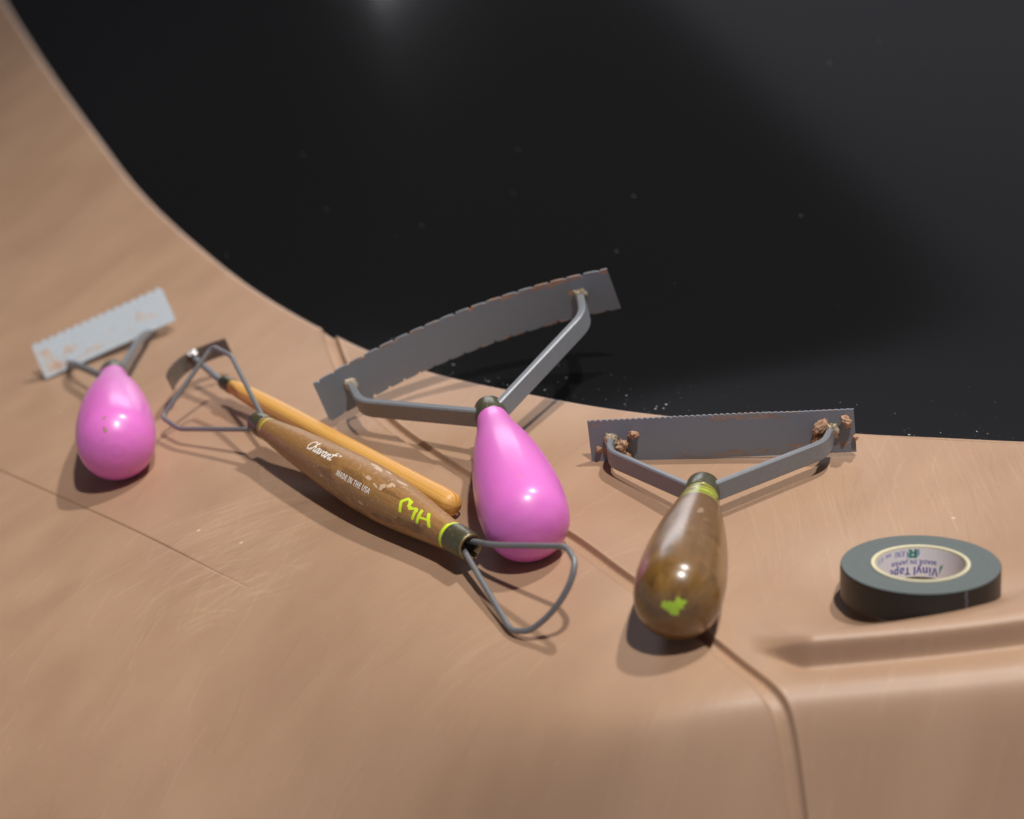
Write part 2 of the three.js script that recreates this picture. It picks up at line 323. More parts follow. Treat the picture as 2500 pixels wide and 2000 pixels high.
const pinkTex = (chips) => canvas(1024, 1024, (c, w, h) => {
  c.fillStyle = '#df72c8'; c.fillRect(0, 0, w, h);
  for (let i = 0; i < 240; i++) blob(c, rr(0, w), rr(0, h), rr(5, 50), rr(5, 50), rnd() < 0.5 ? '#e683d1' : '#d564bc', rr(0.03, 0.1), 0, 12);
  for (let i = 0; i < 150; i++) blob(c, rr(0.2 * w, w), rr(0, h), rr(0.8, 3), rr(0.8, 3), '#8a4768', rr(0.2, 0.7), 0, 7);
  for (let i = 0; i < 40; i++) blob(c, rr(0.2 * w, w), rr(0.2, 0.8) * h, rr(8, 40), rr(4, 14), '#c9949c', rr(0.08, 0.2), rr(0, 3), 13);
  for (let i = 0; i < 26; i++) { const x = rr(0.3 * w, w), y = rr(0, h); stroke(c, [[x, y], [x + rr(-14, 14), y + rr(-8, 8)]], 1, '#b05a9a', 0.35); }
  for (const [u, v, a, b] of chips) { blob(c, u * w, (1 - v) * h, a * 1.25, b * 1.25, '#9d4f7d', 0.7, 0, 12); blob(c, u * w, (1 - v) * h, a, b, '#a58a58', 1, 0, 11); }
});
const gloss = { roughness: 0.42, clearcoat: 0.5, clearcoatRoughness: 0.22 };
M.pinkA = std({ map: pinkTex([[0.854, 0.507, 6, 9], [0.90, 0.49, 10, 12], [0.905, 0.975, 6, 9], [0.93, 0.44, 4, 5]]), ...gloss });
M.pinkB = std({ map: pinkTex([[0.42, 0.44, 5, 4]]), ...gloss });
M.brownEgg = std({ map: canvas(1024, 1024, (c, w, h) => {
  c.fillStyle = '#745226'; c.fillRect(0, 0, w, h);
  for (let i = 0; i < 700; i++) { const y = rr(0, h), a = rr(-14, 14); stroke(c, Array.from({ length: 14 }, (_, k) => [k / 13 * w, y + a * Math.sin(k / 13 * 3 + a)]), rr(0.8, 4), ['#4a3315', '#97713a', '#5c421d', '#a98548'][i % 4], rr(0.03, 0.13)); }
  for (let i = 0; i < 420; i++) blob(c, rr(0, w), rr(0, h), rr(4, 46), rr(6, 52), rnd() < 0.55 ? '#47310f' : '#a8854a', rr(0.06, 0.26), rr(0, 3), 14);
  for (let i = 0; i < 2600; i++) { const x = rr(0, w), y = rr(0, h); stroke(c, [[x, y], [x + rr(4, 16), y + rr(-2, 2)]], rr(1, 3), rnd() < 0.5 ? '#3f2b10' : '#b8955a', rr(0.1, 0.4)); }
  for (let i = 0; i < 34; i++) blob(c, rr(0.1, 0.97) * w, rr(0.3, 0.9) * h, rr(2, 16), rr(2, 9), '#a98b70', rr(0.25, 0.6), rr(0, 3), 11);
  blob(c, 0.40 * w, (1 - 0.56) * h, 34, 16, '#b3957c', 0.7, 0.3, 13);
  const Y = '#b6cc2e';                                               // marker ring and two letters at the neck
  for (const [u, k] of [[0.075, 10], [0.087, 6]]) stroke(c, Array.from({ length: 40 }, (_, i) => [u * w + rr(-2, 2), (0.14 + i / 39 * 0.7) * h]), k, Y, 0.95);
  for (const [a, b, e, f] of [[0.108, 0.70, 0.125, 0.36], [0.132, 0.68, 0.14, 0.50], [0.14, 0.50, 0.158, 0.66], [0.158, 0.66, 0.165, 0.40], [0.185, 0.68, 0.19, 0.38], [0.125, 0.36, 0.14, 0.33]]) stroke(c, [[a * w, (1 - b) * h], [e * w, (1 - f) * h]], 13, Y, 0.95);
  for (const [u, v, a, b] of [[0.955, 0.58, 26, 80], [0.972, 0.52, 26, 170], [0.962, 0.41, 20, 60], [0.986, 0.55, 14, 260]]) blob(c, u * w, (1 - v) * h, a, b, '#a9cb2f', 1, 0, 18);
}), roughness: 0.3, clearcoat: 0.6, clearcoatRoughness: 0.24 });

// ---------------------------------------------------------------- clay scrapers: pear handle, ferrule, forked flat bar, toothed blade
function bar(path, h, t, yAt = () => 0, hAt = () => 1) {            // flat bar standing on edge along a path in x,z
  const pos = [], idx = [], n = path.length;
  for (let i = 0; i < n; i++) {
    const a = path[Math.max(0, i - 1)], b = path[Math.min(n - 1, i + 1)], dx = b[0] - a[0], dz = b[2] - a[2], l = Math.hypot(dx, dz), nx = dz / l * t / 2, nz = -dx / l * t / 2;
    const [x, , z] = path[i], f = i / (n - 1), y = yAt(f), H = h / 2 * hAt(f), c = Math.min(0.0005, H * 0.4), k = 0.6;
    for (const [s, yy] of [[-1, -H + c], [-k, -H], [k, -H], [1, -H + c], [1, H - c], [k, H], [-k, H], [-1, H - c]]) pos.push(x + nx * s, y + yy, z + nz * s);
  }
  for (let i = 0; i < n - 1; i++) for (let k = 0; k < 8; k++) { const a = i * 8 + k, b = i * 8 + (k + 1) % 8; idx.push(a, b, a + 8, b, b + 8, a + 8); }
  for (const o of [0, (n - 1) * 8]) for (let k = 1; k < 7; k++) idx.push(o, o + k, o + k + 1);
  let g = new THREE.BufferGeometry(); g.setAttribute('position', new THREE.Float32BufferAttribute(pos, 3)); g.setIndex(idx);
  g = g.toNonIndexed(); g.computeVertexNormals();
  const P = g.attributes.position, uv = []; for (let i = 0; i < P.count; i++) uv.push(P.getX(i) * 20, (P.getY(i) + P.getZ(i)) * 20);
  g.setAttribute('uv', new THREE.Float32BufferAttribute(uv, 2)); return g;
}
function bladeGeo(w, top, bot, bow, t, n = 240) {
  const pos = [], uv = [], idx = [];
  const face = (sign) => { const o = pos.length / 3; for (let i = 0; i <= n; i++) { const x = (i / n - 0.5) * w; for (const e of [0, 0.25, 0.5, 0.75, 1]) { pos.push(x, bot(x) + (top(x) - bot(x)) * e, bow(x) + sign * t / 2); uv.push(i / n, e); } } for (let i = 0; i < n; i++) for (let k = 0; k < 4; k++) { const a = o + i * 5 + k; sign > 0 ? idx.push(a, a + 5, a + 1, a + 1, a + 5, a + 6) : idx.push(a, a + 1, a + 5, a + 1, a + 6, a + 5); } };
  face(1); face(-1);
  const rim = (fy, up) => { const o = pos.length / 3; for (let i = 0; i <= n; i++) { const x = (i / n - 0.5) * w; for (const s of [1, -1]) { pos.push(x, fy(x), bow(x) + s * t / 2); uv.push(i / n, up ? 1 : 0); } } for (let i = 0; i < n; i++) { const a = o + i * 2; up ? idx.push(a, a + 2, a + 1, a + 1, a + 2, a + 3) : idx.push(a, a + 1, a + 2, a + 1, a + 3, a + 2); } };
  rim(top, true); rim(bot, false);
  for (const s of [-1, 1]) { const x = s * w / 2, o = pos.length / 3; for (const [y, k] of [[bot(x), 1], [bot(x), -1], [top(x), 1], [top(x), -1]]) { pos.push(x, y, bow(x) + k * t / 2); uv.push(s > 0 ? 1 : 0, y > 0 ? 1 : 0); } s > 0 ? idx.push(o, o + 1, o + 2, o + 1, o + 3, o + 2) : idx.push(o, o + 2, o + 1, o + 1, o + 2, o + 3); }
  const g = new THREE.BufferGeometry(); g.setAttribute('position', new THREE.Float32BufferAttribute(pos, 3)); g.setAttribute('uv', new THREE.Float32BufferAttribute(uv, 2)); g.setIndex(idx); g.computeVertexNormals(); return g;
}
const bladeMat = (baseCol, spots, smears, o) => std({ map: canvas(1024, 256, (c, w, h) => {
  c.fillStyle = baseCol; c.fillRect(0, 0, w, h);
  for (let i = 0; i < 900; i++) blob(c, rr(0, w), rr(0, h), rr(2, 14), rr(1, 7), rnd() < 0.5 ? spots[0] : spots[1], rr(0.03, 0.14), rr(0, 3), 9);
  for (let i = 0; i < 160; i++) { const x = rr(0, w), y = rr(0, h); stroke(c, [[x, y], [x + rr(-60, 60), y + rr(-5, 5)]], rr(0.5, 1.3), spots[1], rr(0.05, 0.2)); }
  smears(c, w, h);
}), ...o });
const crumbs = Array.from({ length: 4 }, (_, v) => {                // torn curls of clay
  let g = mergeVertices(new THREE.IcosahedronGeometry(1, 5).deleteAttribute('normal').deleteAttribute('uv'));
  const P = g.attributes.position;
  for (let i = 0; i < P.count; i++) { const p = new THREE.Vector3().fromBufferAttribute(P, i), n1 = fbm(p.x * 1.9 + v * 7 + 9, p.y * 1.9 + p.z * 2.3 + 9, 40 + v, 3), n2 = Math.abs(fbm(p.x * 3.4 + 3 + v, p.z * 3.4 - p.y * 3 + 30, 60 + v, 3) - 0.45), k = 0.35 + 1.0 * n1 + 1.3 * n2; p.multiplyScalar(k); p.y *= 0.85; P.setXYZ(i, p.x, p.y, p.z); }
  g.computeVertexNormals(); return g;
});
function scraper(o) {
  const g = new THREE.Group(); scene.add(g);
  tag(g, o.name, o.label, 'scraper', 'forked clay scrapers with pear-shaped handles');
  const q = new THREE.Quaternion().setFromEuler(new THREE.Euler(o.turn[1], o.turn[0], o.turn[2], 'YXZ')), P = new THREE.Vector3(...o.at);
  const ball = new THREE.Vector3(0, 0, o.handle[2]).applyQuaternion(q).add(P), foot = new THREE.Vector3(ball.x, body(ball.x, ball.z), ball.z);
  g.position.copy(foot); g.quaternion.copy(q);
  const off = P.clone().sub(foot).applyQuaternion(q.clone().invert());
  const add = (name, geo, mat, label, parent) => { const m = part(name, geo, mat, parent ?? g, label); if (!parent) m.position.copy(off); return m; };
  const [r0, R, L] = o.handle;
  add('handle', revolve([[0.0028, 0], [0.003, r0 * 0.9], [0.0035, r0], [L * 0.16, r0 * 1.26], [L * 0.42, r0 + (R - r0) * 0.61], [L * 0.70, r0 + (R - r0) * 0.92], [L * 0.95, R], [L + R * 0.45, R * 0.90], [L + R * 0.80, R * 0.60], [L + R * 0.95, R * 0.30], [L + R * 0.985, R * 0.12], [L + R, 0]], 72, 110, true), o.mat);
  add('ferrule', revolve([[-0.0055, 0], [-0.0055, r0 * 0.82], [-0.0052, r0 * 0.98], [0.0005, r0 * 1.07], [0.0040, r0 * 1.09], [0.0043, r0 * 1.0], [0.0043, 0]], 48), M.ferrule);
  const B = o.blade, bow = (x) => -o.fork[2] - (B.sag ?? 0) * (1 - (2 * x / B.w) ** 2);
  for (const s of [-1, 1]) {
    const bo = B.off ?? 0, ex = bo + s * o.fork[3];
    const path = fillet([[s * 0.003, 0, 0.0], [bo * 0.8 + s * o.fork[0], 0, -o.fork[1]], [ex, 0, bow(s * o.fork[3]) + 0.0012]], o.fork[4] ?? 0.006).flatMap((p, i, a) => i < a.length - 1 && (i === 0 || i === a.length - 2) ? [0, 0.25, 0.5, 0.75].map((t) => p.map((v, k) => v + (a[i + 1][k] - v) * t)) : [p]);
    add('arm', bar(path, o.bar[0], o.bar[1], (f) => (o.armEnd ?? B.lift ?? 0) * ss(0.3, 1, f), (f) => 1 - 0.42 * ss(0.66, 1, f)), M.steel);
    const wg = crumbs[s > 0 ? 0 : 2].clone().scale(0.0028, 0.0036, 0.0018).translate(ex, (o.armEnd ?? B.lift ?? 0) + 0.0006, bow(s * o.fork[3]) + 0.0012);
    add('weld', wg, o.plainWeld ? M.steel : M.weld, o.plainWeld ? undefined : 'small brass-coloured weld');
  }
  const geo = bladeGeo(B.w, B.top, B.bot, (x) => bow(x) + o.fork[2], B.t ?? 0.0009, B.n ?? 240).rotateX(-B.tilt).rotateZ(B.roll ?? 0).translate(B.off ?? 0, B.lift ?? 0, -o.fork[2]);
  const blade = add('blade', geo, B.mat, B.label);
  for (const [x, y, sx, sy, sz, v, ry] of o.crumbs ?? []) {
    const c = part('clay_crumb', crumbs[v], M.clayPlain, blade); c.scale.set(sx * 0.86, sy * 0.86, sz * 0.86); c.rotation.set(ry, ry * 2, ry * 1.3);
    c.position.set(x, y, bow(x) + 0.0006 + sz * 0.5);
  }
  return g;
}
const scallop = (x, p, d) => { const t = ((x / p) % 1 + 1) % 1; return d * Math.sqrt(Math.max(0, 1 - (2 * t - 1) ** 2)); };
const CL = ['#b07a58', '#9c6748', '#c08a66'];
scraper({ name: 'clay_scraper', label: 'small pink pear-handled scraper at far left with pale galvanised toothed blade', at: [-0.1742, -0.0305, -0.0966], turn: [0.191, -0.1025, 0.318], handle: [0.0058, 0.0160, 0.0812], mat: M.pinkA,
  fork: [0.0172, 0.0400, 0.0592, 0.0202, 0.008], bar: [0.0038, 0.0019], armEnd: -0.0045, plainWeld: true,
  blade: { w: 0.0655, off: -0.0030, lift: 0.0022, tilt: 0.50, roll: 0.05, t: 0.0009, top: (x) => 0.0063 + scallop(x, 0.0041, 0.0022), bot: () => -0.0088, label: 'pale grey blade smeared with clay',
    mat: bladeMat('#b9c3cb', ['#93a0ab', '#d6dde2'], (c, w, h) => { for (const [x, y, a, b] of [[0.08, 0.55, 90, 100], [0.16, 0.75, 110, 60], [0.06, 0.8, 60, 50], [0.24, 0.5, 60, 50], [0.42, 0.78, 90, 24], [0.3, 0.82, 60, 26], [0.80, 0.5, 60, 40], [0.87, 0.6, 36, 30], [0.55, 0.5, 26, 14], [0.7, 0.75, 34, 14]]) for (let i = 0; i < 9; i++) blob(c, x * w + rr(-a, a) * 0.7, y * h + rr(-b, b) * 0.7, a * rr(0.15, 0.5), b * rr(0.15, 0.5), ['#c9a68e', '#bb967d', '#d3b39c'][i % 3], rr(0.25, 0.6), rr(-0.5, 0.5), 12); for (let i = 0; i < 220; i++) blob(c, rr(0, w), rr(0, h), rr(2, 14), rr(2, 7), ['#c9a68e', '#8c98a2', '#e0e5e9'][i % 3], rr(0.15, 0.45), rr(-0.5, 0.5), 9); }, { metalness: 0.0, roughness: 0.5 }) } });
const nick = (x, s) => { const p = 0.0066, t = ((x + s) / p % 1 + 1) % 1, h = hash(Math.floor((x + s) / p), 3, s > 0.002 ? 5 : 9); return t < 0.16 ? -(0.0003 + 0.0008 * h) * Math.sin(t / 0.16 * Math.PI) : 0.0002 * Math.sin(t * 3.1); };
scraper({ name: 'clay_scraper_001', label: 'large pink pear-handled scraper with long bowed grey blade resting over the glass edge', at: [-0.0078, 0.0145, 0.0345], turn: [0.1663, 0.0339, 0.3398], handle: [0.0057, 0.0154, 0.0745], mat: M.pinkB,
  fork: [0.0468, 0.0433, 0.0593, 0.0489, 0.006], bar: [0.0078, 0.0030],
  blade: { w: 0.1243, sag: 0.0125, tilt: 0.005, t: 0.0009, n: 400, top: (x) => 0.0091 + nick(x, 0.001), bot: (x) => -0.0091 - nick(x, 0.003), label: 'bowed grey blade with nicked edges',
    mat: bladeMat('#787f87', ['#666c74', '#8e959c'], (c, w, h) => { for (let i = 0; i < 90; i++) { const x = rnd() < 0.4 ? rr(0.55, 0.95) * w : rr(0, w), e = rnd() < 0.7; blob(c, x, e ? rr(0, 10) : h - rr(0, 7), rr(4, 22), rr(2, 7), CL[i % 3], rr(0.4, 0.9), 0, 10); } for (let i = 0; i < 26; i++) blob(c, rr(0.66, 0.9) * w, rr(6, 26), rr(10, 40), rr(2, 6), CL[i % 3], rr(0.3, 0.7), -0.05, 12); blob(c, 0.875 * w, 0.36 * h, 20, 16, '#b98a5c', 0.8); blob(c, 0.105 * w, 0.5 * h, 14, 26, '#8f8468', 0.6); blob(c, 0.985 * w, 12, 12, 14, CL[0], 0.9); }, { metalness: 0.08, roughness: 0.5 }) } });
scraper({ name: 'clay_scraper_002', label: 'varnished brown pear-handled scraper with yellow marker marks and clay-clogged straight blade', at: [0.0652, 0.0160, 0.0988], turn: [-0.1838, -0.0365, 0.140], handle: [0.0060, 0.0143, 0.0722], mat: M.brownEgg,
  fork: [0.0391, 0.0337, 0.0445, 0.0399, 0.006], bar: [0.0070, 0.0023],
  blade: { w: 0.0964, off: 0.0025, lift: 0.0016, tilt: 0.05, t: 0.0009, n: 600, top: (x) => 0.0078 + scallop(x, 0.00215, 0.00075) * (1 - 0.5 * ss(0.01, 0.03, x)), bot: () => -0.0082, label: 'grey toothed blade with clay stuck at both ends',
    mat: bladeMat('#777c85', ['#656a72', '#8c929a'], (c, w, h) => { for (let i = 0; i < 70; i++) blob(c, rr(0.32, 0.97) * w, h - rr(0, 42), rr(12, 50), rr(3, 14), ['#8a6a55', '#7b6253', '#9c7a62'][i % 3], rr(0.1, 0.3), 0, 13); for (let i = 0; i < 26; i++) blob(c, rr(0.45, 0.75) * w, rr(8, 34), rr(10, 46), rr(2, 6), CL[i % 3], rr(0.25, 0.6), -0.03, 12); for (let i = 0; i < 40; i++) blob(c, rr(0, w), rr(0, 8), rr(3, 9), rr(2, 6), CL[i % 3], 0.6, 0, 8); for (const [x, y, a, b] of [[0.02, 0.12, 24, 12], [0.37, 0.82, 20, 10], [0.77, 0.8, 60, 12], [0.96, 0.8, 30, 20], [0.06, 0.75, 40, 30]]) for (let i = 0; i < 5; i++) blob(c, x * w + rr(-a, a) * 0.5, y * h + rr(-b, b) * 0.5, a * rr(0.2, 0.6), b * rr(0.2, 0.6), CL[i % 3], 0.5, 0, 12); }, { metalness: 0.08, roughness: 0.5 }) },
  crumbs: [[-0.0335, 0.0002, 0.0031, 0.0030, 0.0026, 0, 0.4], [-0.0325, -0.0045, 0.0030, 0.0040, 0.0026, 1, 1.2], [-0.0290, 0.0046, 0.0030, 0.0020, 0.0024, 2, 2.1], [-0.0425, -0.0012, 0.0017, 0.0018, 0.0014, 3, 0.8], [-0.0385, 0.0030, 0.0016, 0.0014, 0.0015, 1, 2.5], [0.0385, 0.0040, 0.0042, 0.0032, 0.0026, 3, 0.3], [0.0368, -0.0005, 0.0022, 0.0034, 0.0022, 0, 2.0], [0.0482, 0.0058, 0.0030, 0.0032, 0.0020, 2, 1.1], [0.0508, -0.0008, 0.0012, 0.0018, 0.0012, 1, 0.6]] });

// ---------------------------------------------------------------- double-ended loop tool with printed brown handle
{
  const E1 = new THREE.Vector3(-0.1001, -0.0082, -0.0050), E2 = new THREE.Vector3(-0.0142, 0.0034, 0.1138), L = E1.distanceTo(E2);
  const Z = E2.clone().sub(E1).normalize(), X = new THREE.Vector3(0, 1, 0).cross(Z).normalize(), Y = Z.clone().cross(X);
  const g = new THREE.Group(); scene.add(g);
  tag(g, 'loop_tool', 'brown wooden double-ended wire loop tool with printed handle and yellow lettering', 'loop tool');
  const mid = E1.clone().lerp(E2, 0.5), foot = new THREE.Vector3(mid.x, body(mid.x, mid.z), mid.z);
  g.position.copy(foot); g.quaternion.setFromRotationMatrix(new THREE.Matrix4().makeBasis(X, Y, Z));
  const off = E1.clone().sub(foot).applyQuaternion(g.quaternion.clone().invert());
  const add = (n, geo, mat, lb) => { const m = part(n, geo, mat, g, lb); m.position.copy(off); return m; };
  const s0 = 0.045, s1 = 0.935, along = (s) => (s - s0) / (s1 - s0);
  const wood = canvas(2048, 1024, (c, w, h) => {
    c.fillStyle = '#966d3e'; c.fillRect(0, 0, w, h);
    for (let i = 0; i < 900; i++) { const y = rr(0, h), x = rr(-200, w), l = rr(100, 900), a = rr(-8, 8); stroke(c, Array.from({ length: 12 }, (_, k) => [x + k / 11 * l, y + a * Math.sin(k / 11 * 4)]), rr(0.8, 4), ['#5d3f20', '#a97a40', '#6d4a26', '#b98a4e'][i % 4], rr(0.08, 0.32)); }
    for (let i = 0; i < 9000; i++) { const x = rr(0, w), y = rr(0, h); stroke(c, [[x, y], [x + rr(4, 22), y + rr(-1.5, 1.5)]], rr(1, 3.4), rnd() < 0.5 ? '#5a3d20' : '#c09a68', rr(0.15, 0.55)); }
    for (let i = 0; i < 50; i++) blob(c, rr(0, w), rr(0, h), rr(30, 150), rr(14, 50), rnd() < 0.5 ? '#5a3a20' : '#b0834a', rr(0.16, 0.42), 0, 14);
    const wear = '#b58f72';                                           // clay-filled scuffs
    for (let i = 0; i < 520; i++) blob(c, rr(0, w), rr(0.15, 0.8) * h, rr(2, 18), rr(2, 9), wear, rr(0.25, 0.75), rr(0, 3), 10);
    for (let i = 0; i < 34; i++) { const x = rr(0.03, 0.6) * w, y = rr(0.66, 0.8) * h; stroke(c, [[x, y], [x + rr(6, 22), y + rr(20, 52)]], rr(3, 8), wear, rr(0.35, 0.7)); }
    for (const [s, v, a, b] of [[0.60, 0.52, 54, 20], [0.63, 0.545, 30, 14], [0.695, 0.47, 34, 14], [0.675, 0.415, 24, 26], [0.615, 0.42, 34, 16], [0.69, 0.45, 20, 24], [0.575, 0.535, 34, 16], [0.655, 0.40, 30, 12], [0.70, 0.53, 60, 12], [0.43, 0.27, 22, 10], [0.62, 0.25, 40, 14]]) blob(c, along(s) * w, (1 - v) * h, a, b, '#c4a68e', 0.9, rr(-0.3, 0.3), 13);
    // worn white print: script word and a line of capitals
    const sw = w / ((s1 - s0) * 0.1474) / 1000, sh = h / 0.058 / 1000;   // pixels per mm along and around
    const T = (s, v) => [along(s) * w, (1 - v) * h];
    c.save(); const [tx, ty] = T(0.318, 0.385); c.translate(tx, ty); c.scale(sw, sh); c.strokeStyle = '#e9e2da'; c.lineCap = 'round'; c.lineJoin = 'round'; c.lineWidth = 0.62;
    const pen = (pts) => { c.beginPath(); pts.forEach(([x, y], i) => i ? c.lineTo(x, -y) : c.moveTo(x, -y)); c.stroke(); };
    pen([[3.2, 4.6], [2.6, 5.1], [1.6, 4.8], [0.7, 3.4], [0.5, 1.6], [1.1, 0.4], [2.2, 0.4], [3.2, 1.3]]);
    pen([[3.4, 0.3], [4.9, 5.2], [4.3, 5.0], [4.0, 2.0], [4.6, 2.9], [5.3, 2.8], [5.2, 1.2], [5.5, 0.4], [6.2, 0.8]]);
    pen([[8.3, 2.4], [7.5, 2.8], [6.7, 2.0], [6.6, 0.8], [7.2, 0.4], [8.0, 1.2], [8.4, 2.6], [8.3, 1.0], [8.7, 0.4], [9.3, 1.0]]);
    pen([[9.4, 2.6], [9.9, 0.5], [10.9, 2.3], [11.2, 2.6], [11.6, 2.2]]);
    pen([[13.5, 2.4], [12.7, 2.8], [11.9, 2.0], [11.8, 0.8], [12.4, 0.4], [13.2, 1.2], [13.6, 2.6], [13.5, 1.0], [13.9, 0.4], [14.4, 1.0]]);
    pen([[14.6, 2.6], [14.8, 0.4], [15.0, 1.7], [15.8, 2.7], [16.3, 2.4], [16.2, 0.9], [16.6, 0.4], [17.2, 1.2]]);
    pen([[18.6, 4.6], [17.7, 1.4], [17.9, 0.5], [18.8, 0.8]]); pen([[17.0, 3.0], [19.6, 3.4]]);
    c.lineWidth = 0.25; pen([[20.2, 4.4], [21.0, 4.4]]); pen([[20.6, 4.4], [20.6, 3.6]]); pen([[21.2, 3.6], [21.3, 4.4], [21.6, 3.9], [21.9, 4.4], [22.0, 3.6]]);
    c.restore();
    c.save(); const [ux, uy] = T(0.495, 0.335); c.translate(ux, uy); c.scale(sw, sh); c.fillStyle = '#e4dcd4'; c.font = 'bold 2.9px sans-serif'; c.save(); c.scale(0.92, 1); c.fillText('MADE IN THE USA', 0, 0); c.restore(); c.restore();
    for (let i = 0; i < 150; i++) { const [x, y] = T(rr(0.30, 0.61), rr(0.33, 0.47)); blob(c, x, y, rr(1, 4), rr(1, 4), '#7d5b37', 0.75, 0, 7); }
    // yellow marker
    const Yl = '#c8de2c', mk = (pts, k = 22) => stroke(c, pts.map(([s, v]) => T(s > 0.7 ? s + 0.045 - 0.012 * (s > 0.88) : s, v)), k, Yl, 1);
    mk([[0.728, 0.335], [0.716, 0.40], [0.726, 0.445], [0.742, 0.44], [0.744, 0.40], [0.758, 0.395]]); mk([[0.738, 0.43], [0.752, 0.385], [0.770, 0.415], [0.776, 0.40]], 19);
    mk([[0.772, 0.41], [0.776, 0.33]]); mk([[0.788, 0.425], [0.794, 0.32]]); mk([[0.812, 0.435], [0.836, 0.34]], 25); mk([[0.792, 0.365], [0.824, 0.385]], 20);
    for (let i = 0; i < 2; i++) mk(Array.from({ length: 24 }, (_, k) => [0.898 - i * 0.006 * (k < 14 ? 1 : 0.4), 0.18 + k / 23 * 0.5]), 15);
    mk(Array.from({ length: 24 }, (_, k) => [0.064, 0.28 + k / 23 * 0.4]), 10);
  });
  M.brownWood = std({ map: wood, roughness: 0.5, clearcoat: 0.2, clearcoatRoughness: 0.35 });
  add('handle', revolve([[s0 * L, 0.0043], [0.08 * L, 0.0047], [0.18 * L, 0.0062], [0.32 * L, 0.0078], [0.46 * L, 0.0090], [0.58 * L, 0.0094], [0.70 * L, 0.0087], [0.80 * L, 0.0072], [0.88 * L, 0.0059], [s1 * L, 0.0051]], 64, 80), M.brownWood);
  add('ferrule', revolve([[-0.0005, 0.0032], [-0.0005, 0.0043], [0.003, 0.0046], [0.0066, 0.0046], [0.0068, 0.0042]], 40), M.ferrule, 'chipped dark ferrule');
  add('ferrule', revolve([[s1 * L - 0.001, 0.005], [s1 * L, 0.0054], [L - 0.0006, 0.0052], [L, 0.0050], [L, 0.0048]], 40), M.ferrule);
  add('ferrule_rim', revolve([[L, 0.0048], [L + 0.0004, 0.0047], [L + 0.0004, 0.0038], [L - 0.003, 0.0036]], 40), M.brass, 'worn brass end of the ferrule');
  add('ferrule_plug', new THREE.CircleGeometry(0.0037, 24).translate(0, 0, L - 0.0026), M.hole);
  add('ferrule_plug', new THREE.CircleGeometry(0.0040, 24).rotateY(Math.PI).translate(0, 0, 0.0004), M.hole);
  const lat = (r) => [-Math.cos(r), -Math.sin(r)], place = (r, pts) => pts.map(([l, z]) => [lat(r)[0] * l, lat(r)[1] * l, z]);
  add('wire_loop', rod(fillet(place(0.751, [[-0.0022, 0.003], [-0.0183, -0.0432], [-0.0180, -0.059], [0.0180, -0.059], [0.0183, -0.0432], [0.0022, 0.003]]), 0.0026), 0.00098, 12), M.wire, 'house-shaped wire loop');
  const arcPts = []; for (let i = 1; i < 12; i++) { const t = i / 12 * 2 - 1; arcPts.push([t * 0.0166, L + 0.0393 + 0.0112 * Math.sqrt(Math.max(0, 1 - t * t * 0.94))]); }
  const lift = new THREE.Vector3(0, 0.43, 0.9).applyQuaternion(g.quaternion.clone().invert());      // the upper side of this loop is bent up, clear of the pink handle
  const loop = [[-0.0016, L - 0.003], [-0.0050, L + 0.0095], [-0.0168, L + 0.0393], ...arcPts, [0.0168, L + 0.0393], [0.0016, L - 0.003]];
  const bent = place(0.796, loop).map((p, i) => { const k = 0.0125 * ss(0.0168, -0.0168, loop[i][0]) * ss(L - 0.006, L + 0.026, loop[i][1]); return [p[0] + lift.x * k, p[1] + lift.y * k, p[2] + lift.z * k]; });
  add('wire_loop', rod(fillet(bent, 0.0045), 0.00104, 12), M.wire, 'rounded wire loop');
}

